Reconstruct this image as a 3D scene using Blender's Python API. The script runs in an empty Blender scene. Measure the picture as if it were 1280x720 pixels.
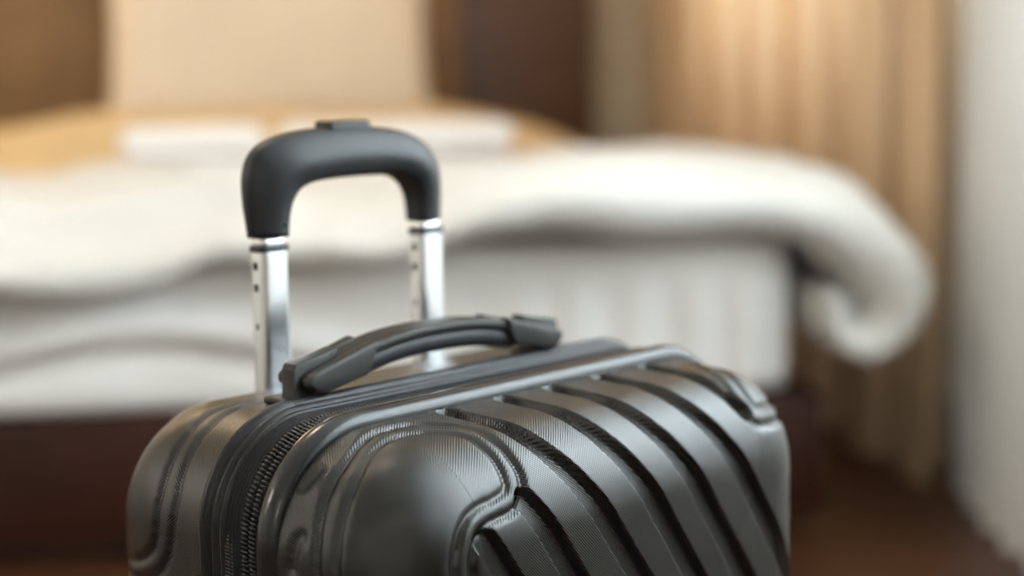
import bpy, bmesh, math
import numpy as np
from mathutils import Matrix, Vector

S = bpy.context.scene
COL = S.collection
PI = math.pi

# ------------------------------------------------------------------ camera
CAM_H, F_PX = 0.80, 2045.0
PITCH, ROLL = math.atan(279.0 / F_PX), 0.0135
fw = Vector((0, math.cos(PITCH), -math.sin(PITCH)))
up = Vector((0, math.sin(PITCH), math.cos(PITCH)))
rt = Vector((1, 0, 0))
c_r = rt * math.cos(ROLL) - up * math.sin(ROLL)
c_u = rt * math.sin(ROLL) + up * math.cos(ROLL)
cam_d = bpy.data.cameras.new('camera')
cam = bpy.data.objects.new('camera', cam_d)
COL.objects.link(cam)
cam_d.sensor_width = 36.0
cam_d.lens = F_PX / 1280.0 * 36.0
cam_d.clip_start = 0.02
cam.matrix_world = Matrix(((c_r.x, c_u.x, -fw.x, 0), (c_r.y, c_u.y, -fw.y, 0),
                           (c_r.z, c_u.z, -fw.z, CAM_H), (0, 0, 0, 1)))
cam_d.dof.use_dof = True
cam_d.dof.focus_distance = 0.925
cam_d.dof.aperture_fstop = 2.5
S.camera = cam

# ------------------------------------------------------------------ world, light, exposure
w = bpy.data.worlds.new('world')
S.world = w
w.use_nodes = True
bg = w.node_tree.nodes['Background']
bg.inputs[0].default_value = (0.80, 0.90, 1.0, 1)
bg.inputs[1].default_value = 2.0
S.view_settings.view_transform = 'Standard'
S.view_settings.look = 'None'
S.view_settings.gamma = 1.0
S.view_settings.exposure = 0.15

WALL_D = Vector((-0.2214, 0.9752, 0))       # direction of the window wall, away from the camera
WALL_N = Vector((0.9752, 0.2214, 0))        # outwards
WALL_P = Vector((1.00, 2.88, 0))           # a point on its inner face


def wall_pt(t, out, z):
    return WALL_P + WALL_D * t + WALL_N * out + Vector((0, 0, z))


WIN_Z0, WIN_Z1 = 0.82, 2.30
OPENINGS = ((-2.55, -0.58), (0.60, 1.60))       # the two windows, along the window wall


def area(name, loc, direction, sx, sy, power, col):
    d = bpy.data.lights.new(name, 'AREA')
    d.shape = 'RECTANGLE'
    d.size, d.size_y, d.energy, d.color = sx, sy, power, col
    o = bpy.data.objects.new(name, d)
    COL.objects.link(o)
    o.location = loc
    o.rotation_euler = Vector(direction).to_track_quat('-Z', 'Y').to_euler()
    return o


for t0, t1 in OPENINGS:
    area('window_daylight', wall_pt((t0 + t1) / 2, 0.30, (WIN_Z0 + WIN_Z1) / 2 + 0.05),
         -WALL_N, t1 - t0, WIN_Z1 - WIN_Z0 + 0.1, 138.0 * (t1 - t0), (0.80, 0.90, 1.0))


def bulb(name, loc, power, radius, col=(1.0, 0.74, 0.46)):
    d = bpy.data.lights.new(name, 'POINT')
    d.energy, d.color, d.shadow_soft_size = power, col, radius
    o = bpy.data.objects.new(name, d)
    COL.objects.link(o)
    o.location = loc


bulb('bedside_lamp_light', (-1.75, 4.45, 1.45), 15.0, 0.22)
bulb('left_wall_fill_light', (-2.45, 0.75, 1.50), 24.0, 0.18, (1.0, 0.94, 0.88))  # added fill, no lamp: brightens the left wall for soft reflections on the case
bulb('front_wall_fill_light', (-0.25, -1.70, 1.25), 11.0, 0.16, (1.0, 0.94, 0.88))  # added fill behind the camera, lights the front wall mirrored in the corner pad
bulb('ceiling_lamp_light', (-0.9, 2.2, 2.35), 22.0, 0.16, (1.0, 0.84, 0.66))

# ------------------------------------------------------------------ materials


def mat(name, col, rough=0.5, metal=0.0, spec=0.5, var=0.12, scale=8.0, bump=0.0, bscale=200.0, coat=0.0, sheen=0.0):
    m = bpy.data.materials.new(name)
    m.use_nodes = True
    nt = m.node_tree
    b = nt.nodes['Principled BSDF']
    b.inputs['Roughness'].default_value = rough
    b.inputs['Metallic'].default_value = metal
    b.inputs['Specular IOR Level'].default_value = spec
    b.inputs['Coat Weight'].default_value = coat
    b.inputs['Sheen Weight'].default_value = sheen
    tc = nt.nodes.new('ShaderNodeTexCoord')
    n = nt.nodes.new('ShaderNodeTexNoise')
    n.inputs['Scale'].default_value = scale
    n.inputs['Detail'].default_value = 4
    nt.links.new(tc.outputs['Object'], n.inputs['Vector'])
    r = nt.nodes.new('ShaderNodeValToRGB')
    r.color_ramp.elements[0].position = 0.3
    r.color_ramp.elements[1].position = 0.7
    r.color_ramp.elements[0].color = tuple(c * (1 - var) for c in col) + (1,)
    r.color_ramp.elements[1].color = tuple(min(1, c * (1 + var)) for c in col) + (1,)
    nt.links.new(n.outputs['Fac'], r.inputs['Fac'])
    nt.links.new(r.outputs['Color'], b.inputs['Base Color'])
    if bump:
        n2 = nt.nodes.new('ShaderNodeTexNoise')
        n2.inputs['Scale'].default_value = bscale
        nt.links.new(tc.outputs['Object'], n2.inputs['Vector'])
        bp = nt.nodes.new('ShaderNodeBump')
        bp.inputs['Strength'].default_value = bump
        bp.inputs['Distance'].default_value = 0.001
        nt.links.new(n2.outputs['Fac'], bp.inputs['Height'])
        nt.links.new(bp.outputs['Normal'], b.inputs['Normal'])
    return m


def shell_mat():
    """dark moulded plastic with a fine stamped grain that follows the moulded surface (UV in metres)"""
    m = mat('moulded_plastic', (0.0060, 0.0057, 0.0050), rough=0.235, spec=0.56, var=0.05, scale=30)
    nt = m.node_tree
    b = nt.nodes['Principled BSDF']
    uv = nt.nodes.new('ShaderNodeUVMap')
    mp = nt.nodes.new('ShaderNodeMapping')
    mp.inputs['Rotation'].default_value = (0, 0, PI / 4)
    k = 2 * PI / 0.00150
    mp.inputs['Scale'].default_value = (k, k, k)
    nt.links.new(uv.outputs['UV'], mp.inputs['Vector'])
    sn = nt.nodes.new('ShaderNodeVectorMath'); sn.operation = 'SINE'
    nt.links.new(mp.outputs[0], sn.inputs[0])
    add = nt.nodes.new('ShaderNodeVectorMath'); add.operation = 'DOT_PRODUCT'
    add.inputs[1].default_value = (1, 1, 0)
    nt.links.new(sn.outputs[0], add.inputs[0])
    bp = nt.nodes.new('ShaderNodeBump')
    bp.inputs['Strength'].default_value = 0.42
    bp.inputs['Distance'].default_value = 0.00012
    at = nt.nodes.new('ShaderNodeAttribute'); at.attribute_name = 'grain'
    fade = nt.nodes.new('ShaderNodeMath'); fade.operation = 'MULTIPLY'
    nt.links.new(add.outputs['Value'], fade.inputs[0]); nt.links.new(at.outputs['Fac'], fade.inputs[1])
    nt.links.new(fade.outputs[0], bp.inputs['Height'])
    nt.links.new(bp.outputs['Normal'], b.inputs['Normal'])
    return m


M = dict(
    shell=shell_mat(),
    bead=mat('rim_plastic', (0.012, 0.012, 0.014), rough=0.21, spec=0.5, var=0.05, bump=0.05, bscale=500),
    ribbed=mat('ribbed_trim', (0.012, 0.012, 0.014), rough=0.38, spec=0.30, var=0.05, bump=0.2, bscale=900),
    tape=mat('zipper_tape', (0.012, 0.012, 0.014), rough=0.75, spec=0.2, bump=0.5, bscale=1500),
    teeth=mat('zipper_nylon', (0.022, 0.022, 0.025), rough=0.32, var=0.05),
    rubber=mat('handle_rubber', (0.018, 0.0178, 0.0155), rough=0.5, spec=0.45, var=0.06, bump=0.1, bscale=900),
    grip=mat('grip_plastic', (0.020, 0.0205, 0.023), rough=0.42, spec=0.32, var=0.05, bump=0.08, bscale=900),
    alu=mat('brushed_aluminium', (0.82, 0.83, 0.85), rough=0.235, metal=1.0, var=0.04, scale=60),
    black=mat('black_plastic', (0.010, 0.011, 0.012), rough=0.4, var=0.05),
    wheel=mat('wheel_rubber', (0.02, 0.02, 0.02), rough=0.7),
    wood=mat('dark_bed_wood', (0.034, 0.0085, 0.004), rough=0.5, spec=0.3, var=0.3, scale=5),
    sheet=mat('white_sheet', (0.84, 0.82, 0.78), rough=0.9, spec=0.2, var=0.02, sheen=0.2),
    duvet=mat('cream_duvet', (0.62, 0.60, 0.56), rough=0.9, spec=0.2, var=0.03, sheen=0.2),
    gold=mat('gold_bedspread', (0.68, 0.50, 0.28), rough=0.75, spec=0.3, var=0.08, scale=14),
    towel=mat('white_towel', (0.86, 0.86, 0.87), rough=0.95, spec=0.1, var=0.02, bump=0.6, bscale=300),
    pillow=mat('peach_pillow', (0.80, 0.68, 0.54), rough=0.85, spec=0.2, var=0.03),
    head=mat('brown_headboard', (0.20, 0.11, 0.042), rough=0.6, var=0.2, scale=6),
    headdark=mat('dark_headboard_wood', (0.070, 0.032, 0.016), rough=0.45, var=0.25, scale=5),
    curtain=None, _c=mat('tan_curtain', (0.66, 0.48, 0.31), rough=0.8, spec=0.2, var=0.05, scale=5),
    wall=mat('warm_wall_paint', (0.62, 0.52, 0.38), rough=0.9, spec=0.2, var=0.03),
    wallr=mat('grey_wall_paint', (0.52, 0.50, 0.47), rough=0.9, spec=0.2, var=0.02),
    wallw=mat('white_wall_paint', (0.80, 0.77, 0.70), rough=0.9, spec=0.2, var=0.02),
    ceil=mat('ceiling_paint', (0.82, 0.80, 0.76), rough=0.95, spec=0.2, var=0.02),
    floor=mat('wood_floor', (0.065, 0.024, 0.010), rough=0.35, var=0.3, scale=4),
    frame=mat('window_frame_paint', (0.8, 0.8, 0.78), rough=0.4, var=0.02),
    radiator=mat('skirting_paint', (0.18, 0.18, 0.18), rough=0.5, var=0.05),
)


def sheer_mat():
    m = bpy.data.materials.new('white_sheer')
    m.use_nodes = True
    nt = m.node_tree
    nt.nodes.remove(nt.nodes['Principled BSDF'])
    out = nt.nodes['Material Output']
    tc = nt.nodes.new('ShaderNodeTexCoord')
    n = nt.nodes.new('ShaderNodeTexNoise'); n.inputs['Scale'].default_value = 30
    nt.links.new(tc.outputs['Object'], n.inputs['Vector'])
    r = nt.nodes.new('ShaderNodeValToRGB')
    r.color_ramp.elements[0].color = (0.89, 0.88, 0.86, 1)
    r.color_ramp.elements[1].color = (0.95, 0.94, 0.92, 1)
    nt.links.new(n.outputs['Fac'], r.inputs['Fac'])
    d = nt.nodes.new('ShaderNodeBsdfDiffuse')
    t = nt.nodes.new('ShaderNodeBsdfTranslucent')
    p = nt.nodes.new('ShaderNodeBsdfTransparent')
    nt.links.new(r.outputs['Color'], d.inputs['Color'])
    nt.links.new(r.outputs['Color'], t.inputs['Color'])
    a = nt.nodes.new('ShaderNodeMixShader'); a.inputs[0].default_value = 0.55
    nt.links.new(d.outputs[0], a.inputs[1]); nt.links.new(t.outputs[0], a.inputs[2])
    b = nt.nodes.new('ShaderNodeMixShader'); b.inputs[0].default_value = 0.025
    nt.links.new(a.outputs[0], b.inputs[1]); nt.links.new(p.outputs[0], b.inputs[2])
    nt.links.new(b.outputs[0], out.inputs['Surface'])
    return m


M['sheer'] = sheer_mat()


def curtain_mat():
    m = M.pop('_c')
    nt = m.node_tree
    b = nt.nodes['Principled BSDF']
    t = nt.nodes.new('ShaderNodeBsdfTranslucent')
    x = nt.nodes.new('ShaderNodeMixShader'); x.inputs[0].default_value = 0.09
    nt.links.new(nt.nodes['Color Ramp'].outputs[0], t.inputs['Color'])
    nt.links.new(b.outputs[0], x.inputs[1]); nt.links.new(t.outputs[0], x.inputs[2])
    nt.links.new(x.outputs[0], nt.nodes['Material Output'].inputs['Surface'])
    return m


M['curtain'] = curtain_mat()


def glass_mat():
    m = bpy.data.materials.new('window_glass')
    m.use_nodes = True
    nt = m.node_tree
    nt.nodes.remove(nt.nodes['Principled BSDF'])
    p = nt.nodes.new('ShaderNodeBsdfTransparent'); p.inputs[0].default_value = (0.95, 0.97, 0.96, 1)
    g = nt.nodes.new('ShaderNodeBsdfGlossy'); g.inputs['Roughness'].default_value = 0.02
    x = nt.nodes.new('ShaderNodeMixShader'); x.inputs[0].default_value = 0.06
    nt.links.new(p.outputs[0], x.inputs[1]); nt.links.new(g.outputs[0], x.inputs[2])
    nt.links.new(x.outputs[0], nt.nodes['Material Output'].inputs['Surface'])
    return m


M['glass'] = glass_mat()

# ------------------------------------------------------------------ helpers


def tag(o, label=None, cat=None, group=None, kind=None):
    for k, v in (('label', label), ('category', cat), ('group', group), ('kind', kind)):
        if v:
            o[k] = v
    return o


def empty(name, loc, rz=0.0):
    o = bpy.data.objects.new(name, None)
    o.empty_display_size = 0.1
    COL.objects.link(o)
    o.location = loc
    o.rotation_euler = (0, 0, rz)
    return o


def link(name, me, m, parent=None, smooth=True):
    o = bpy.data.objects.new(name, me)
    COL.objects.link(o)
    if m:
        me.materials.append(m)
    if smooth:
        me.polygons.foreach_set('use_smooth', [True] * len(me.polygons))
    if parent:
        o.parent = parent
    return o


def raw(name, v, q, m, parent=None, smooth=True, uv=None):
    """mesh from numpy vertices and quads"""
    me = bpy.data.meshes.new(name)
    v = np.ascontiguousarray(v, dtype=np.float32)
    q = np.ascontiguousarray(q, dtype=np.int32)
    k = q.shape[1]
    me.vertices.add(len(v)); me.vertices.foreach_set('co', v.ravel())
    me.loops.add(q.size); me.loops.foreach_set('vertex_index', q.ravel())
    me.polygons.add(len(q))
    me.polygons.foreach_set('loop_start', np.arange(0, q.size, k, dtype=np.int32))
    if uv is not None:
        l = me.uv_layers.new(name='UVMap')
        l.data.foreach_set('uv', np.ascontiguousarray(uv[q.ravel()], dtype=np.float32).ravel())
    me.update(calc_edges=True)
    me.validate()
    return link(name, me, m, parent, smooth)


def grid_quads(nr, nc, wrap_c=False, wrap_r=False, flip=False):
    r = np.arange(nr if wrap_r else nr - 1); c = np.arange(nc if wrap_c else nc - 1)
    R, C = np.meshgrid(r, c, indexing='ij')
    R2, C2 = (R + 1) % nr, (C + 1) % nc
    q = np.stack([R * nc + C, R * nc + C2, R2 * nc + C2, R2 * nc + C], -1).reshape(-1, 4)
    return q[:, ::-1] if flip else q


def grid(name, P, m, parent=None, wrap_c=False, wrap_r=False, flip=False, uv=None):
    P = np.asarray(P)
    nr, nc = P.shape[:2]
    return raw(name, P.reshape(-1, 3), grid_quads(nr, nc, wrap_c, wrap_r, flip), m, parent,
               uv=None if uv is None else uv.reshape(-1, 2))


def tube_closed(name, P, m, parent=None):
    """rows of closed sections with capped ends"""
    P = np.asarray(P, float)
    nr, nc = P.shape[:2]
    bm = bmesh.new()
    vs = [[bm.verts.new(P[r, c]) for c in range(nc)] for r in range(nr)]
    for r in range(nr - 1):
        for c in range(nc):
            d = (c + 1) % nc
            bm.faces.new((vs[r][c], vs[r][d], vs[r + 1][d], vs[r + 1][c]))
    bm.faces.new(vs[0][::-1]); bm.faces.new(vs[-1])
    bmesh.ops.recalc_face_normals(bm, faces=bm.faces)
    me = bpy.data.meshes.new(name)
    bm.to_mesh(me); bm.free()
    o = link(name, me, m, parent)
    me.polygons[-1].use_smooth = me.polygons[-2].use_smooth = False
    return o


def box(name, size, centre, m, parent=None, bevel=0.0, seg=3, rot=None):
    bm = bmesh.new()
    bmesh.ops.create_cube(bm, size=1.0)
    bmesh.ops.scale(bm, vec=size, verts=bm.verts)
    if bevel:
        bmesh.ops.bevel(bm, geom=bm.edges[:], offset=bevel, segments=seg, profile=0.5, affect='EDGES')
    if rot is not None:
        bmesh.ops.transform(bm, matrix=rot, verts=bm.verts)
    bmesh.ops.translate(bm, vec=centre, verts=bm.verts)
    me = bpy.data.meshes.new(name)
    bm.to_mesh(me); bm.free()
    return link(name, me, m, parent, smooth=bevel > 0)


def prism(name, poly_xz, y0, y1, m, parent=None, bevel=0.0, seg=3):
    """polygon in x-z pushed from y0 to y1, edges rounded"""
    bm = bmesh.new()
    f = bm.faces.new([bm.verts.new((x, y0, z)) for x, z in poly_xz])
    ex = bmesh.ops.extrude_face_region(bm, geom=[f])
    bmesh.ops.translate(bm, vec=(0, y1 - y0, 0), verts=[g for g in ex['geom'] if isinstance(g, bmesh.types.BMVert)])
    bmesh.ops.recalc_face_normals(bm, faces=bm.faces)
    if bevel:
        bmesh.ops.bevel(bm, geom=bm.edges[:], offset=bevel, segments=seg, profile=0.5, affect='EDGES')
    me = bpy.data.meshes.new(name)
    bm.to_mesh(me); bm.free()
    return link(name, me, m, parent, smooth=bevel > 0)


def superell(n, a, b, e=3.0):
    t = np.linspace(0, 2 * PI, n, endpoint=False)
    c, s = np.cos(t), np.sin(t)
    return np.column_stack([a * np.sign(c) * abs(c) ** (2 / e), b * np.sign(s) * abs(s) ** (2 / e)])


rng = np.random.RandomState(7)


def wave_noise(P, freq, seed, n=14):
    """smooth, roughly unit-range noise for cloth"""
    r = np.random.RandomState(seed)
    out = np.zeros(P.shape[:-1])
    for _ in range(n):
        d = r.normal(size=3); d /= np.linalg.norm(d)
        out += np.sin(P @ d * freq * r.uniform(0.6, 1.7) + r.uniform(0, 6.28))
    return out / math.sqrt(n)


def sstep(x):
    x = np.clip(x, 0, 1)
    return x * x * (3 - 2 * x)


def resample(pts, n, smooth=0):
    p = np.asarray(pts, float)
    for _ in range(smooth):                    # Chaikin
        a, b = p[:-1], p[1:]
        mid = np.empty((2 * len(a), p.shape[1])); mid[0::2] = .75 * a + .25 * b; mid[1::2] = .25 * a + .75 * b
        p = np.vstack([p[:1], mid, p[-1:]])
    d = np.r_[0, np.cumsum(np.linalg.norm(np.diff(p, axis=0), axis=1))]
    t = np.linspace(0, d[-1], n)
    return np.column_stack([np.interp(t, d, p[:, k]) for k in range(p.shape[1])])


# ------------------------------------------------------------------ the setting
def structure(o):
    o['kind'] = 'structure'
    return o


structure(box('floor', (7.4, 8.6, 0.1), (-0.9, 1.9, -0.05), M['floor']))
structure(box('ceiling', (7.4, 8.6, 0.1), (-0.9, 1.9, 2.65), M['ceil']))
BED_A = math.radians(5.5)
bd = Vector((math.cos(BED_A), math.sin(BED_A), 0)); bl = Vector((-math.sin(BED_A), math.cos(BED_A), 0))
BED0 = Vector((0.522, 2.70, 0))


def bedp(x, y, z=0.0):
    return BED0 + bd * x + bl * y + Vector((0, 0, z))


o = structure(box('wall_back', (6.2, 0.12, 2.6), (0, 0, 1.3), M['wall']))
o.location = bedp(-1.6, 2.27); o.rotation_euler = (0, 0, BED_A)
structure(box('wall_left', (0.12, 8.0, 2.6), (-3.1, 1.6, 1.3), M['wallw']))
structure(box('wall_front', (6.6, 0.12, 2.6), (-0.4, -2.1, 1.3), M['wallw']))
ra = math.atan2(WALL_D.y, WALL_D.x)


def wall_piece(t0, t1, z0, z1, bm):
    r = bmesh.ops.create_cube(bm, size=1.0)
    bmesh.ops.scale(bm, vec=(t1 - t0, 0.16, z1 - z0), verts=r['verts'])
    bmesh.ops.translate(bm, vec=((t0 + t1) / 2, -0.08, (z0 + z1) / 2), verts=r['verts'])


bm = bmesh.new()
edges_ = [-5.4] + [t for o_ in OPENINGS for t in o_] + [2.3]
for k in range(0, len(edges_), 2):
    wall_piece(edges_[k], edges_[k + 1], 0, 2.6, bm)
for t0, t1 in OPENINGS:
    wall_piece(t0, t1, 0, WIN_Z0, bm); wall_piece(t0, t1, WIN_Z1, 2.6, bm)
me = bpy.data.meshes.new('wall_right'); bm.to_mesh(me); bm.free()
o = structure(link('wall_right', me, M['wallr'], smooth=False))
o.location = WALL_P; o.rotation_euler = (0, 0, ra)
# window: frame bars and panes, set in the opening
for n_, (t0, t1) in enumerate(OPENINGS):
    win = structure(empty('window_%d' % (n_ + 1), WALL_P, ra))
    wt = t1 - t0
    for c, d in ((WIN_Z0, WIN_Z0 + 0.06), (WIN_Z1 - 0.06, WIN_Z1)):
        box('window_frame', (wt, 0.06, d - c), ((t0 + t1) / 2, -0.11, (c + d) / 2), M['frame'], win, 0.006, 1)
    for k in range(3):
        t = t0 + 0.03 + (wt - 0.06) * k / 2
        box('window_frame', (0.06, 0.06, WIN_Z1 - WIN_Z0 - 0.12), (t, -0.11, (WIN_Z0 + WIN_Z1) / 2), M['frame'], win, 0.006, 1)
    for k in range(2):
        t = t0 + 0.03 + (wt - 0.06) * (k + 0.5) / 2
        box('window_pane', ((wt - 0.06) / 2 - 0.06, 0.006, WIN_Z1 - WIN_Z0 - 0.12), (t, -0.11, (WIN_Z0 + WIN_Z1) / 2), M['glass'], win)
    box('window_sill', (wt, 0.15, 0.03), ((t0 + t1) / 2, -0.065, WIN_Z0 + 0.008), M['frame'], win, 0.005, 1)
o = structure(box('baseboard_right', (7.4, 0.018, 0.11), (-1.6, 0.009, 0.055), M['radiator'], None, 0.004, 1))
o.location = WALL_P; o.rotation_euler = (0, 0, ra)

# ------------------------------------------------------------------ suitcase
TH = math.atan2(2600 - 640, math.hypot(F_PX, 279.0))
U = Vector((math.sin(TH), math.cos(TH), 0)); V = Vector((math.cos(TH), -math.sin(TH), 0))
case = empty('suitcase', U * 0.732 + V * (-0.715), PI / 2 - TH)
tag(case, 'dark grey ribbed hard-shell suitcase with its silver trolley handle pulled up', 'suitcase')


def rim_loop(e, hx, z0, z1, R, k, n_top, n_arc, n_side, n_bot):
    """closed rounded rectangle in x-z inset by e; denser towards the top of the sides"""
    rr = max(R - k * e, 1e-4)
    x, zt, zb = hx - e, z1 - e, z0 + e
    H = PI / 2
    P = []

    def seg(a, b, t):
        P.append(np.column_stack([a[0] + (b[0] - a[0]) * t, a[1] + (b[1] - a[1]) * t]))

    def arc(cx, cz, a0, a1, n):
        a = np.linspace(a0, a1, n, endpoint=False)
        P.append(np.column_stack([cx + rr * np.cos(a), cz + rr * np.sin(a)]))
    lin = lambda n: np.linspace(0, 1, n, endpoint=False)
    seg((-x + rr, zt), (x - rr, zt), lin(n_top)); arc(x - rr, zt - rr, H, 0, n_arc)
    seg((x, zt - rr), (x, zb + rr), lin(n_side) ** 1.5); arc(x - rr, zb + rr, 0, -H, n_arc // 3)
    seg((x - rr, zb), (-x + rr, zb), lin(n_bot)); arc(-x + rr, zb + rr, -H, -2 * H, n_arc // 3)
    seg((-x, zb + rr), (-x, zt - rr), 1 - (1 - lin(n_side)) ** 1.5); arc(-x + rr, zt - rr, 2 * H, H, n_arc)
    return np.vstack(P)


def build_shell(side, y0, yf, r, R, k, n, lines, grooves, name):
    n_top, n_arc, n_side, n_bot, r_str, r_arc, r_flat = n
    yc = yf - r
    rows = [(0.003 * t, y0 + (yc - y0) * t, (yc - y0) * t) for t in np.linspace(0, 1, r_str)]
    rows += [(0.003 + r * (1 - math.cos(a)), yc + r * math.sin(a), yc - y0 + r * a) for a in np.linspace(0, PI / 2, r_arc)[1:]]
    e1, _, s1 = rows[-1]
    rows += [(e, yf, s1 + e - e1) for e in np.linspace(e1, 0.2015, r_flat)[1:]]
    loops = [rim_loop(e, 0.202, 0.045, 0.601, R, k, n_top, n_arc, n_side, n_bot) for e, _, _ in rows]
    G = np.array([np.column_stack([l[:, 0], np.full(len(l), side * y), l[:, 1]]) for l, (e, y, s) in zip(loops, rows)])
    SS = np.array([s for _, _, s in rows])
    du = np.roll(G, -1, 1) - np.roll(G, 1, 1)
    dv = np.gradient(G, axis=0)
    N = np.cross(du, dv) * (1 if side > 0 else -1)
    L = np.linalg.norm(N, axis=2, keepdims=True)
    N = N / np.maximum(L, 1e-12)
    # make normals point outwards
    cen = np.array([0, side * 0.03, 0.32])
    if ((G - cen) * N)[:40].sum() < 0:
        N = -N
    Ff = G.reshape(-1, 3)
    h = np.zeros(len(Ff))

    def dist(P, pad, poly):
        lo, hi = poly.min(0) - pad, poly.max(0) + pad
        idx = np.nonzero(((P >= lo) & (P <= hi)).all(1))[0]
        d = np.full(len(idx), 9.0)
        for i0 in range(0, len(idx), 20000):
            Q = P[idx[i0:i0 + 20000]].astype(np.float32)
            dd = ((Q[:, None, :] - poly[None].astype(np.float32)) ** 2).sum(2)
            d[i0:i0 + 20000] = np.sqrt(dd.min(1))
        return idx, d
    nt_ = n_top

    def snap(x, s):
        """surface point above x on the unrolled top-to-face strip at run s"""
        e = np.interp(s, SS, [q[0] for q in rows]); y = np.interp(s, SS, [q[1] for q in rows])
        return np.array([x, side * y, 0.601 - e])
    ch = np.zeros(len(Ff))
    for x0, s0, s1_, tw in grooves:
        ss = np.linspace(s0, s1_, int((s1_ - s0) / 0.0008))
        poly = []
        for s in ss:
            x = x0 + np.interp(s, TS, TX) * tw + max(0, s - 0.178) * 0.70
            if x > 0.199 and s > 0.1:
                break
            q = snap(x, s)
            if x > 0.202 - 0.061:              # runs round the vertical edge
                a = min((x - 0.141) / 0.058, 1.4)
                q[0] = 0.141 + 0.058 * math.sin(a); q[1] = side * (yc + r * math.cos(a))
            poly.append(q)
        idx, d = dist(Ff, 0.012, np.array(poly))
        ch[idx] = np.maximum(ch[idx], sstep((0.0086 - d) / 0.0041))
    h -= 0.0066 * ch
    for pts, dep, sig in lines:
        poly = resample(pts, 500, 2)
        near = np.array([Ff[np.argmin(((Ff - p) ** 2).sum(1))] for p in poly[::5]])
        poly = resample(near, 500, 1)
        idx, d = dist(Ff, 0.014, poly)
        h[idx] -= dep * np.exp(-(d / sig) ** 2)
    Pn = G + N * h.reshape(G.shape[:2])[..., None]
    # skirt that tucks under the rim
    sk = Pn[0].copy(); sk[:, 1] = side * 0.008
    ck = np.array([0, 0, 0.323])
    sk[:, 0] *= 0.985; sk[:, 2] = ck[2] + (sk[:, 2] - ck[2]) * 0.985
    Pn = np.concatenate([sk[None], Pn])
    loopd = np.linalg.norm(np.diff(np.vstack([G[0], G[0][:1]]), axis=0), axis=1)
    uu = np.r_[0, np.cumsum(loopd)[:-1]]
    Gx = np.concatenate([G[:1], G])
    # unrolled coordinates: along the rim and across it
    UV = np.zeros(Gx.shape[:2] + (2,))
    UV[..., 0] = uu[None]; UV[..., 1] = np.r_[0, SS][:, None]
    nr, nc = Pn.shape[:2]
    q = grid_quads(nr, nc, wrap_c=True, flip=(side > 0))
    o = raw(name, Pn.reshape(-1, 3), q, M['shell'], case, uv=UV.reshape(-1, 2))
    # the grain runs out where the mould draws it together at the corners
    ll = np.linalg.norm(np.roll(Gx, -1, 1) - Gx, axis=2)
    gr = sstep((ll / np.maximum(ll[0], 1e-9)[None] - .45) / .30)
    at = o.data.attributes.new('grain', 'FLOAT', 'POINT')
    at.data.foreach_set('value', gr.ravel().astype(np.float32))
    return o


TS = [0.0, .016, .031, .048, .064, .080, .095, .104, .116, .131, .150, .178]
TX = [-.001, 0, .002, .0050, .0102, .0172, .0262, .0318, .0405, .0507, .0640, .0840]
GR = [(-.0775, .0125, .47, 1.05), (-.0290, .0125, .47, 1.0), (.0145, .0125, .47, 1.0), (.0610, .0125, .40, 1.0), (.1085, .0125, .084, .8), (.1520, .0125, .0245, .5),
      (-.1220, .100, .47, 1.0), (-.1680, .117, .47, 1.0), (-.214, .19, .47, 1.0), (-.260, .25, .47, 1.0)]
PADI = [(-.200, -.080, .46), (-.1995, -.079, .52), (-.1969, -.0775, .5451), (-.191, -.0748, .5638), (-.1797, -.0725, .5794), (-.1653, -.0661, .5905), (-.1533, -.0626, .5957), (-.1365, -.0598, .5985), (-.1202, -.0604, .5985), (-.1073, -.0709, .5978), (-.1014, -.0842, .5951), (-.0998, -.0958, .5897), (-.1004, -.1074, .5806), (-.1015, -.1120, .575), (-.1050, -.1150, .570), (-.1215, -.1165, .5684), (-.136, -.118, .5651), (-.1452, -.1195, .5581), (-.1508, -.1211, .5477), (-.1526, -.1205, .5357), (-.153, -.1205, .46)]
PADO = [(-.200, -.066, .46), (-.200, -.066, .52), (-.1991, -.0637, .5367), (-.1945, -.0609, .559), (-.187, -.0576, .5731), (-.1765, -.0561, .584), (-.1644, -.0534, .5922), (-.1469, -.0480, .5984), (-.1243, -.0443, .5999), (-.1078, -.0474, .5996), (-.0967, -.0590, .5985), (-.0900, -.0724, .5976), (-.0885, -.0868, .5941), (-.088, -.0983, .5881), (-.0882, -.1081, .5799), (-.0894, -.1147, .5714), (-.0969, -.1190, .5626), (-.1072, -.1200, .559), (-.1207, -.1203, .5582), (-.1311, -.1205, .5546), (-.1372, -.1205, .5474), (-.1401, -.1205, .5351), (-.141, -.1205, .46)]
RIO = [(.1600, -.036, .5960), (.1465, -.0507, .5983), (.1342, -.068, .598), (.1268, -.0874, .5939), (.1251, -.0999, .587), (.1250, -.1106, .5771), (.1282, -.1162, .569), (.1375, -.1172, .5663), (.157, -.1134, .5646), (.175, -.100, .562), (.188, -.085, .560), (.195, -.060, .558)]
RII = [(.170, -.042, .592), (.1555, -.0557, .5963), (.1455, -.0765, .5962), (.1385, -.0951, .5901), (.1365, -.1059, .582), (.1402, -.1104, .5768), (.158, -.106, .5747), (.175, -.094, .572), (.186, -.075, .569)]
front = build_shell(-1, .030, .1205, .058, .066, .8, (330, 110, 240, 50, 40, 105, 170),
                    [(PADI, .0022, .0026), (PADO, .0028, .0028), (RIO, .0026, .0030), (RII, .0022, .0026),
                     ([(-.2005, -.045, .535), (-.199, -.047, .548), (-.197, -.050, .553)], .0016, .004),
                     ([(-.187, -.040, .577), (-.180, -.043, .584)], .0012, .004)], GR, 'front_shell')
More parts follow.
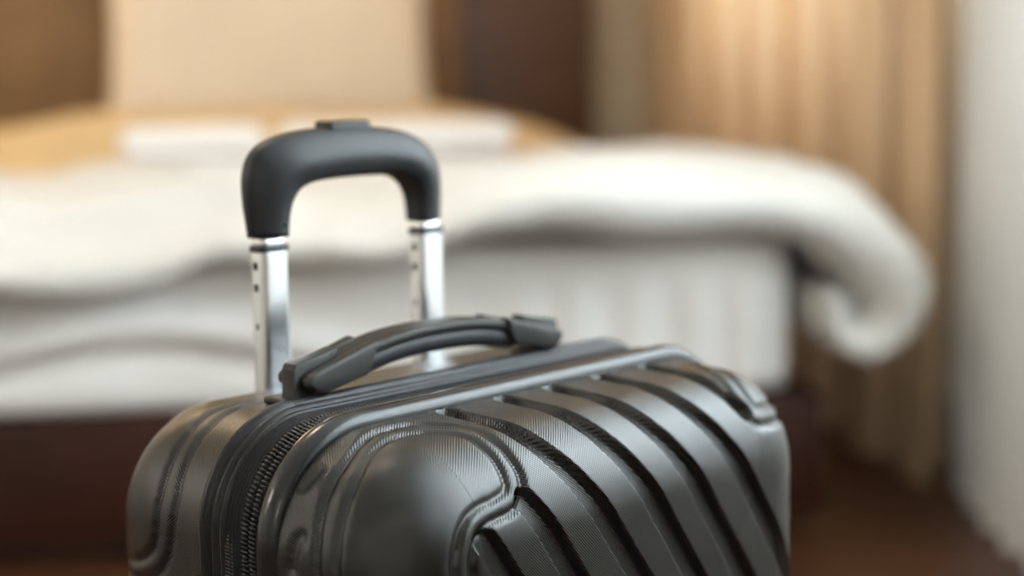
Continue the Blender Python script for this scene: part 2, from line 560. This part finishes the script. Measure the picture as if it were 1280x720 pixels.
BKI = [(-.130, .076, .599), (-.142, .0814, .598), (-.1562, .0846, .5944), (-.1701, .0839, .5875), (-.1811, .0834, .5784), (-.1912, .0812, .5651), (-.1961, .0815, .554), (-.1993, .0822, .5375), (-.1993, .0847, .5225), (-.1989, .0936, .5128), (-.1962, .1117, .5046), (-.1855, .136, .502), (-.170, .155, .502)]
BKO = [(-.125, .065, .599), (-.1444, .0703, .5984), (-.1597, .0698, .5941), (-.1719, .0694, .5875), (-.1832, .0679, .5778), (-.1909, .0655, .5677), (-.197, .0633, .555), (-.2001, .0637, .5411), (-.2003, .0669, .5263), (-.1999, .0733, .5127), (-.1994, .0819, .5041), (-.198, .1, .496), (-.190, .13, .492), (-.175, .153, .491)]
back = build_shell(1, .036, .175, .085, .066, .3, (150, 70, 150, 40, 50, 70, 24),
                   [(BKI, .0024, .0030), (BKO, .0024, .0030)], [], 'back_shell')


def ring(name, prof, m, hx=.206, z0=.04, z1=.608, R=.068, n=(60, 26, 60, 30), closed=True):
    """sweep a (y, inward offset) profile round the rim"""
    rows = []
    for y, e in prof:
        l = rim_loop(e, hx, z0, z1, R, 1.0, *n)
        rows.append(np.column_stack([l[:, 0], np.full(len(l), y), l[:, 1]]))
    return grid(name, np.array(rows), m, case, wrap_c=True, wrap_r=closed)


t = np.linspace(0, 2 * PI, 28, endpoint=False)
ring('front_rim', np.column_stack([-.0255 + .0092 * np.cos(t), .008 - .008 * np.sign(np.sin(t)) * abs(np.sin(t)) ** .85]), M['bead'])
ring('back_rim', [(.0145, .014), (.0148, .0072), (.0156, .0058), (.0172, .0050), (.0184, .0056), (.0190, .0068), (.0197, .0056), (.0212, .0040), (.0230, .0036), (.0246, .0044), (.0252, .0060), (.0259, .0044),
                  (.0278, .0020), (.0302, .0010), (.0326, .0016), (.0348, .0034), (.0362, .0060), (.0368, .014)], M['ribbed'])
tp = [(-.0185, .014)] + [(y, .0068 + .0005 * math.cos(y * 2 * PI / .0032)) for y in np.linspace(-.0175, .0148, 44)] + [(.0152, .014)]
ring('zipper_tape', tp, M['tape'])
# zipper coil: two interlocking rows of nylon teeth
lp = rim_loop(.0050, .206, .04, .608, .068, 1.0, 300, 90, 300, 200)
lp = np.vstack([lp, lp[:1]])
ds = np.r_[0, np.cumsum(np.linalg.norm(np.diff(lp, axis=0), axis=1))]
nT = int(ds[-1] / 0.0026)
sec = np.array([(a, b, c) for a in (-1, 0, 1) for b, c in ((-1, -1), (1, -1), (.72, .8), (-.72, .8))], float)
fq = []
for a in (0, 1):
    for k in range(4):
        fq.append((a * 4 + k, a * 4 + (k + 1) % 4, a * 4 + 4 + (k + 1) % 4, a * 4 + 4 + k))
fq += [(3, 2, 1, 0), (8, 9, 10, 11)]
fq = np.array(fq)
vv, qq = [], []
for row, (yc_, off) in enumerate(((-.0118, 0.0), (-.0050, .5))):
    for i in range(nT):
        s = (i + off) / nT * ds[-1]
        p = np.array([np.interp(s, ds, lp[:, k]) for k in (0, 1)]); p2 = np.array([np.interp((s + 1e-4) % ds[-1], ds, lp[:, k]) for k in (0, 1)])
        tg = p2 - p; tg /= np.linalg.norm(tg) + 1e-12
        nm = np.array([-tg[1], tg[0]])
        for a, b, c in sec:
            sh = .0033 * (1.0 if a == 0 else .85)
            al = b * .00082 * (1 if a == 0 else .8)
            hh = c * (.0016 if a == 0 else .0009)
            q = p + tg * (al + a * .0004) + nm * hh
            vv.append((q[0], yc_ + a * sh, q[1]))
        qq.append(fq + 12 * (row * nT + i))
o = raw('zipper_teeth', np.array(vv), np.vstack(qq), M['teeth'], case, smooth=False)
o['kind'] = 'stuff'

# telescopic handle
for x in (-.0755, .0645):
    def sect(z, a, b, e=4.0):
        q = superell(40, a, b, e)
        return np.column_stack([x + q[:, 0], .125 + q[:, 1], np.full(len(q), z)])
    tb = tube_closed('trolley_tube', [sect(z, .0115, .0075) for z in (.50, .502, .505, .679, .682, .6835)], M['alu'], case)
    tube_closed('tube_collar', [sect(.6825, .0117, .0077), sect(.6830, .0124, .0084), sect(.6862, .0124, .0084), sect(.6868, .0117, .0077)], M['black'], tb)
    tube_closed('inner_rod', [sect(z, .0098, .0060) for z in (.680, .697)], M['alu'], tb)
    tb['label'] = 'silver aluminium tube'
    for z in (.6735, .6595):
        box('pin_hole', (.0012, .0042, .0050), (x - .0115, .125, z), M['black'], tb, .0005, 2)
    box('pin_hole', (.0010, .0020, .0042), (x - .0115, .125, .634), M['black'], tb, .0004, 2)
O = [(-.0905, .692), (-.0915, .700), (-.0935, .714), (-.0938, .730), (-.090, .7425), (-.0815, .7515), (-.066, .7570), (-.044, .7600), (-.010, .7610), (.026, .7590), (.050, .7535), (.066, .7440), (.0745, .7300), (.0765, .7150), (.0760, .7020), (.0755, .692)]
I = [(-.0635, .692), (-.0630, .700), (-.0622, .7085), (-.0595, .7165), (-.0545, .7220), (-.0465, .7250), (-.038, .7262), (-.026, .7268), (-.008, .7272), (.014, .7270), (.030, .7262), (.041, .7225), (.0485, .7160), (.0510, .7080), (.0518, .7000), (.0520, .692)]
Oc, Ic = resample(O, 64, 3), resample(I, 64, 3)
gp = [(1, 0), (1, .38), (.02, 1.0), (-.75, .86), (-1, .5), (-1, 0)]
gp = resample(gp, 21, 2)[:-1]
GSEC = np.vstack([gp, np.column_stack([-gp[::-1][:, 0] * 0 + np.r_[[-1.0], gp[::-1][:-1, 0]], np.r_[[0.0], -gp[::-1][:-1, 1]]])])
secs = []
for k, (a, b) in enumerate(zip(Oc, Ic)):
    tt = k / 63
    yd = .0125 + .0075 * sstep(min(tt, 1 - tt) / .3)
    c = (a + b) / 2; hv = (a - b) / 2
    q = GSEC
    # flattened bevel on the outer shoulder towards the front
    pts = []
    for s1_, s2 in q:
        yy = -s2 * yd
        pts.append((c[0] + hv[0] * s1_, .125 + yy, c[1] + hv[1] * s1_))
    secs.append(pts)
g = tube_closed('trolley_grip', secs, M['grip'], case)
prism('release_button', [(-.0275, .752), (-.0275, .7645), (.0085, .7645), (.0085, .752)], .117, .135, M['grip'], g, .0025, 3)
box('grip_rivet', (.0028, .0010, .0042), (-.0705, .1128, .7000), M['black'], g, .0004, 2)

# carry handle on the top edge
HY = .041
arch = resample([(-.118, .6195), (-.095, .6265), (-.070, .6325), (-.040, .6370), (-.006, .6380), (.028, .6370), (.058, .6325), (.083, .6265), (.106, .6195)], 60, 3)
arch[:, 0] = (arch[:, 0] + .006) * .955 - .0135
arch[:, 1] -= .002
tg = np.gradient(arch, axis=0); tg /= np.linalg.norm(tg, axis=1, keepdims=True)
nr = np.column_stack([-tg[:, 1], tg[:, 0]])
secs = []
q = superell(32, .0105, .0075, 2.4)
for k in range(10, 50):
    c = arch[k] - nr[k] * .0105
    secs.append([(c[0] + nr[k][0] * b, HY - .001 + a, c[1] + nr[k][1] * b) for a, b in q])
cg = tube_closed('carry_grip', secs, M['grip'], case)
secs = []
q = superell(28, .0125, .0032, 5)
for k in range(4, 56):
    c = arch[k] - nr[k] * .002
    wd = 1.0 + .10 * abs(k - 30) / 26
    secs.append([(c[0] + nr[k][0] * b, HY + a * wd, c[1] + nr[k][1] * b) for a, b in q])
tube_closed('grip_strap', secs, M['rubber'], cg)
for sgn in (1, -1):
    cx = -.0135
    fx = lambda x: x if sgn > 0 else 2 * cx - x
    poly = [(-.1265, .6130), (-.1255, .6185), (-.1200, .6205), (-.0700, .6340), (-.0755, .6190), (-.0800, .6135), (-.1130, .6070), (-.1200, .6080)]
    poly = [(fx(x), z) for x, z in poly]
    for ya, yb in ((HY - .0155, HY - .0062), (HY + .0062, HY + .0165)):
        prism('handle_end_cap', poly, ya, yb, M['rubber'], cg, .0022, 3)
    # mount: foot plate and upright that carries the pin
    pm = [(-.1340, .6000), (-.1340, .6050), (-.1310, .6055), (-.1305, .6225), (-.1285, .6255), (-.1150, .6275), (-.0960, .6315), (-.0960, .6255), (-.1140, .6180), (-.1150, .6055), (-.1070, .6050), (-.1070, .6000)]
    mt = prism('handle_mount', [(fx(x), z) for x, z in pm], HY - .0058, HY + .0058, M['rubber'], case, .0008, 2)
    box('mount_foot', (.034, .030, .005), (fx(-.121), HY, .6030), M['rubber'], mt, .0015, 2)
# wheels
for sx in (-1, 1):
    for yy in (-.075, .125):
        r_ = empty('wheel_unit', (0, 0, 0)); bpy.data.objects.remove(r_)
        hs = box('wheel_housing', (.050, .050, .022), (sx * .165, yy, .048), M['black'], case, .006, 2)
        bm = bmesh.new()
        bmesh.ops.create_cone(bm, cap_ends=True, segments=28, radius1=.021, radius2=.021, depth=.022, matrix=Matrix.Translation((sx * .165, yy, .0212)) @ Matrix.Rotation(PI / 2, 4, 'X'))
        bmesh.ops.bevel(bm, geom=[e for e in bm.edges if len(e.link_faces) == 2 and e.calc_face_angle() > .8], offset=.003, segments=2, affect='EDGES')
        me = bpy.data.meshes.new('wheel'); bm.to_mesh(me); bm.free()
        link('wheel', me, M['wheel'], hs)

# ------------------------------------------------------------------ bed
bed = empty('bed', BED0, BED_A)
tag(bed, 'bed with a dark reddish wood base and tall brown headboard, made up with white sheets', 'bed')
BW = 1.78
box('base_frame', (BW, 2.06, .205), (-BW / 2, 1.03, .1425), M['wood'], bed, .006, 2)
box('plinth', (BW - .16, 1.9, .06), (-BW / 2, 1.03, .03), M['headdark'], bed)
# mattress under a fitted sheet: soft edges, sagging swags on the foot face
mx0, mx1, my0, my1, mz0, mz1, mr = -BW + .06, -.050, .012, 2.02, .245, .512, .055
nU = 160
ys = np.r_[np.linspace(my1, my0 + mr, 40), ]
prof = [(my1, mz1 - .004)] + [(y, mz1) for y in np.linspace(my1 - .02, my0 + mr, 26)]
prof += [(my0 + mr - mr * math.sin(a), mz1 - mr + mr * math.cos(a)) for a in np.linspace(0, PI / 2, 12)[1:]]
prof += [(my0, z) for z in np.linspace(mz1 - mr, mz0 + .03, 26)[1:]] + [(my0 + .008, mz0 + .008), (my0 + .03, mz0)]
xs = np.linspace(mx0, mx1, nU)
P = np.zeros((len(prof), nU, 3))
for i, (y, z) in enumerate(prof):
    P[i, :, 0] = xs; P[i, :, 1] = y; P[i, :, 2] = z
# round the two vertical edges
ex = np.minimum(xs - mx0, mx1 - xs)
P[:, :, 1] += (np.maximum(0, .06 - ex) ** 2 / .06)[None] * .8
face = sstep((mz1 - .02 - P[..., 2]) / .08)
sw = np.zeros_like(face)
cz = .285 + .075 * np.exp(-((P[..., 0] + 1.12) / .30) ** 2)          # swag crease across the foot face
sw += .030 * np.exp(-((P[..., 2] - cz - .030) / .034) ** 2) * sstep((-.62 - P[..., 0]) / .25)
sw -= .014 * np.exp(-((P[..., 2] - cz + .012) / .018) ** 2) * sstep((-.62 - P[..., 0]) / .25)
sw += .007 * np.sin(P[..., 0] * 74 + 1.5 * np.sin(P[..., 0] * 9)) * sstep((P[..., 0] + .62) / .2) * sstep((mz1 - P[..., 2]) / .12)
sw += .006 * wave_noise(P, 16, 3)
P[..., 1] -= sw * face
mat_o = grid('mattress', P, M['sheet'], bed, flip=False)
# sides of the mattress
box('mattress_core', (mx1 - mx0 - .012, my1 - my0 - .09, mz1 - mz0 - .03), ((mx0 + mx1) / 2, (my0 + my1) / 2 + .04, (mz0 + mz1) / 2 - .008), M['sheet'], bed, .04, 4)
# headboard: upholstered panels between dark posts
hb = box('headboard', (BW + .02, .05, 1.28), (-BW / 2 - .09, 2.12, .64), M['headdark'], bed, .01, 2)
for xa, xb in ((-1.84, -1.26), (-1.24, -.47)):
    box('headboard_panel', (xb - xa, .05, .66), ((xa + xb) / 2, 2.085, .90), M['head'], hb, .02, 3)

# gold bedspread with the pillow lump near the head, hanging over the right side
sx = np.r_[np.linspace(-1.80, -.08, 90), ]
path = [(x, 0.0) for x in np.linspace(-1.76, -.063, 80)] + [(-.063 + .035 * math.sin(a), -.035 + .035 * math.cos(a)) for a in np.linspace(0, PI / 2, 8)[1:]] + [(-.028, z) for z in np.linspace(-.05, -.20, 12)]
yy = np.linspace(.70, 2.045, 80)
P = np.zeros((len(yy), len(path), 3))
for j, (x, dz) in enumerate(path):
    P[:, j, 0] = x; P[:, j, 1] = yy; P[:, j, 2] = .536 + dz
lump = sstep((P[..., 1] - 1.38) / .30) * (1 - .85 * sstep((P[..., 1] - 1.72) / .14))
acr = sstep((-.02 - P[..., 0]) / .34) * (.72 + .28 * sstep((P[..., 0] + 1.72) / .3) * sstep((-.30 - P[..., 0]) / .3))
top = np.array([1.0 if dz > -.03 else 0.0 for _, dz in path])[None]
P[..., 2] += .150 * lump * acr * top + .004 * wave_noise(P, 9, 5) * top
P[..., 0] += (1 - top) * .008 * np.sin(P[..., 1] * 40)
mat_o['label'] = 'mattress under a white fitted sheet'
hb['label'] = 'dark brown headboard'
bs = grid('gold_bedspread', P, M['gold'])
bs.location = BED0; bs.rotation_euler = (0, 0, BED_A)
sd = bs.modifiers.new('thick', 'SOLIDIFY'); sd.thickness = .008; sd.offset = 1
tag(bs, 'golden tan bedspread drawn over the head half of the bed and its pillows', 'bedspread')

# big square pillow leaning on the headboard
def pillow(name, wx, hz, th, m):
    n = 46
    a = np.linspace(-1, 1, n)
    A, B = np.meshgrid(a, a, indexing='ij')
    prof_ = (1 - abs(A) ** 3.2) * (1 - abs(B) ** 3.2)
    T = th * np.maximum(prof_, 0) ** .42
    pin = 1 - .05 * (1 - abs(B) ** 2) * 1
    X = A * wx / 2 * (1 - .045 * (1 - B ** 2)); Z = B * hz / 2 * (1 - .05 * (1 - A ** 2))
    W_ = .010 * wave_noise(np.stack([X, Z, 0 * X], -1), 12, 11) * prof_
    fr = np.stack([X, -T + W_, Z], -1); bk = np.stack([X, T * .7, Z], -1)
    v = np.concatenate([fr.reshape(-1, 3), bk.reshape(-1, 3)])
    q = np.concatenate([grid_quads(n, n), grid_quads(n, n, flip=True) + n * n])
    o = raw(name, v, q, m)
    bm = bmesh.new(); bm.from_mesh(o.data)
    bmesh.ops.remove_doubles(bm, verts=bm.verts, dist=1e-4)
    bmesh.ops.recalc_face_normals(bm, faces=bm.faces)
    bm.to_mesh(o.data); bm.free()
    return o


pl = pillow('pillow', .89, .62, .085, M['pillow'])
pl.location = bedp(-.995, 1.945, .915); pl.rotation_euler = (math.radians(-10), 0, BED_A)
tag(pl, 'large pale peach pillow standing upright against the brown headboard', 'pillow')

# duvet: a thick folded quilt across the foot of the bed, curling over the right corner
ctr = resample([(-1.74, .556), (-1.2, .558), (-.75, .562), (-.42, .572), (-.18, .574), (-.05, .560), (.025, .526), (.078, .470), (.100, .410), (.094, .362), (.056, .338), (.014, .350), (.004, .390), (.020, .412)], 150, 3)
tgc = np.gradient(ctr, axis=0); tgc /= np.linalg.norm(tgc, axis=1, keepdims=True)
nrc = np.column_stack([-tgc[:, 1], tgc[:, 0]])
nL, nS = len(ctr), 84
front_y, back_y = -.118, .66
P = np.zeros((nL, nS, 3))
for i in range(nL):
    x, z = ctr[i]; n_ = nrc[i]
    tt = i / (nL - 1)
    half = .046 + .016 * sstep((x + .75) / .5) + .012 * sstep((x + .06) / .12)
    curl = sstep((tt - .80) / .2)
    half *= (1 - .50 * curl)
    fy = front_y + .035 * math.sin(x * 5.2 + 1.0) + .02 * curl
    drop = float(np.interp(-x, [.40, .60, .97, 1.38, 1.80], [0, .015, .050, .092, .110]))
    for j, a in enumerate(np.linspace(0, 2 * PI, nS, endpoint=False)):
        ca, sa = math.cos(a), math.sin(a)
        e = 4.0
        cy = (fy + back_y) / 2; hy = (back_y - fy) / 2
        py = cy - hy * math.copysign(abs(ca) ** (2 / 7.0), ca)
        off = half * math.copysign(abs(sa) ** (2 / 2.2), sa)
        py = py if x < 0 else fy + (py - fy) * (1 - .38 * sstep(x / .08))
        d_ = drop * (sstep((-.035 - py) / .03) if sa < 0 else sstep((.06 - py) / .16))
        P[i, j] = (x + n_[0] * off, py, z + n_[1] * off - d_)
w1 = wave_noise(P, 7.5, 21); w2 = wave_noise(P, 19, 22)
w3 = 1 - 2 * np.minimum(1, abs(wave_noise(P * np.array([1, 1.5, 1]), 11, 23)))
bu = (.013 * w1 + .006 * w2 + .008 * w3)[..., None]
P += bu * np.stack([nrc[:, None, 0] + 0 * w1, 0 * w1 - .25, nrc[:, None, 1] + 0 * w1], -1)
# crumpled hollow with folds at the left
dx, dy = P[..., 0] + 1.10, P[..., 1] - .02
hol = np.exp(-(dx / .26) ** 2 - ((P[..., 2] - .545) / .05) ** 2) * (P[..., 1] < .25)
P[..., 1] += .05 * hol * (P[..., 2] > .53)
P[..., 2] += .016 * np.sin(dx * 13 + P[..., 1] * 9) * sstep((-.5 - P[..., 0]) / .4) * sstep((.5 - P[..., 1]) / .4)
over = (P[..., 0] < -.03) & (P[..., 1] > -.048)                  # rests on the mattress
P[..., 2] = np.where(over, np.maximum(P[..., 2], .5235), P[..., 2])
P[..., 0] = np.where((P[..., 2] < .520) & (P[..., 0] >= -.03) & (P[..., 1] > -.05), np.maximum(P[..., 0], -.030), P[..., 0])
dv = tube_closed('duvet', P, M['duvet'])
dv.location = BED0; dv.rotation_euler = (0, 0, BED_A)
tag(dv, 'thick cream duvet folded across the foot of the bed, curling over its right corner', 'duvet')


# folded towels on the bedspread behind the duvet
def towel(name, w_, d_, h_, folds, m):
    bm = bmesh.new()
    me = bpy.data.meshes.new(name)
    secs = []
    th_ = h_ / folds
    vs, qs = [], []
    base = 0
    for k in range(folds):
        n = 30
        q = superell(n, d_ / 2 - .004 * (k % 2), th_ / 2 * 1.02, 5)
        xs_ = np.linspace(-w_ / 2, w_ / 2, 24)
        Pk = np.zeros((24, n, 3))
        for i, x in enumerate(xs_):
            sc = 1 - .25 * max(0, abs(x) / (w_ / 2) - .94) / .06
            Pk[i, :, 0] = x; Pk[i, :, 1] = q[:, 0] * (1 - (1 - sc) * .2)
            Pk[i, :, 2] = th_ * (k + .5) + q[:, 1] * sc
        Pk[..., 2] += .003 * wave_noise(Pk, 22, 40 + k) * (Pk[..., 2] / h_)
        vs.append(Pk.reshape(-1, 3))
        qs.append(grid_quads(24, n, wrap_c=True) + base)
        base += 24 * n
    o = raw(name, np.vstack(vs), np.vstack(qs), m)
    bm = bmesh.new(); bm.from_mesh(o.data)
    bmesh.ops.holes_fill(bm, edges=[e for e in bm.edges if e.is_boundary], sides=0)
    bmesh.ops.recalc_face_normals(bm, faces=bm.faces)
    bm.to_mesh(o.data); bm.free()
    return o


tw = towel('folded_towel', .30, .24, .125, 2, M['towel'])
tw.location = bedp(-1.12, 1.00, .549); tw.rotation_euler = (0, 0, BED_A + .05)
tag(tw, 'smaller folded white towel on the bed, left of the trolley handle', 'towel', 'folded towels on the bed')
tw = towel('folded_towel', .50, .26, .128, 2, M['towel'])
tw.location = bedp(-.68, 1.00, .549); tw.rotation_euler = (0, 0, BED_A - .03)
tag(tw, 'wider folded white towel on the bed, behind the trolley handle', 'towel', 'folded towels on the bed')

# ------------------------------------------------------------------ curtains


def curtain(name, pts, z0, z1, amp, lam, m, phase, seed, n=260, fine=.25, pleat=False):
    path = resample(pts, n, 3)                     # plan of the rail, (x, y)
    tan = np.gradient(path, axis=0); tan /= np.linalg.norm(tan, axis=1, keepdims=True)
    nrm = np.column_stack([-tan[:, 1], tan[:, 0]])
    s = np.r_[0, np.cumsum(np.linalg.norm(np.diff(path, axis=0), axis=1))]
    Lc = s[-1]
    zz = np.linspace(z0, z1, 26)
    r = np.random.RandomState(seed)
    jit = sum(r.uniform(-.35, .35) * np.sin(2 * PI * s / (Lc / f_) + r.uniform(0, 6)) for f_ in (1.3, 2.1, 3.3))
    P = np.zeros((len(zz), n, 3))
    for i, z in enumerate(zz):
        k = .85 + .15 * math.cos((z - z0) / (z1 - z0) * PI) + .06 * math.sin(z * 2.4)
        ph = 2 * PI * s / lam + phase + jit + .12 * math.sin(z * 1.7)
        if pleat:
            off = amp * k * (1 - abs(np.cos(ph / 2)) ** .65) + .006 * np.sin(2.3 * ph)
        else:
            off = amp * k * (np.sin(ph) + fine * np.sin(2 * ph + .8) + .12 * np.sin(3.3 * ph))
        side = .18 * amp * np.sin(2 * ph)
        P[i, :, 0] = path[:, 0] + tan[:, 0] * side + nrm[:, 0] * off
        P[i, :, 1] = path[:, 1] + tan[:, 1] * side + nrm[:, 1] * off
        P[i, :, 2] = z
    o = grid(name, P, m)
    return o


cu = curtain('curtain', [(.385, 4.82), (.752, 2.97)], .015, 2.42, .135, .27, M['curtain'], 0.9, 3, n=420, pleat=True)
tag(cu, 'tan floor-length curtain in deep folds to the right of the bed', 'curtain')
sh = curtain('sheer_curtain', [(.838, 3.04), (.785, 2.40), (1.05, 1.5), (1.46, -.10)], .008, 2.42, .016, .125, M['sheer'], 0.4, 8, n=420)
tag(sh, 'white see-through sheer curtain over the window at the right', 'curtain')
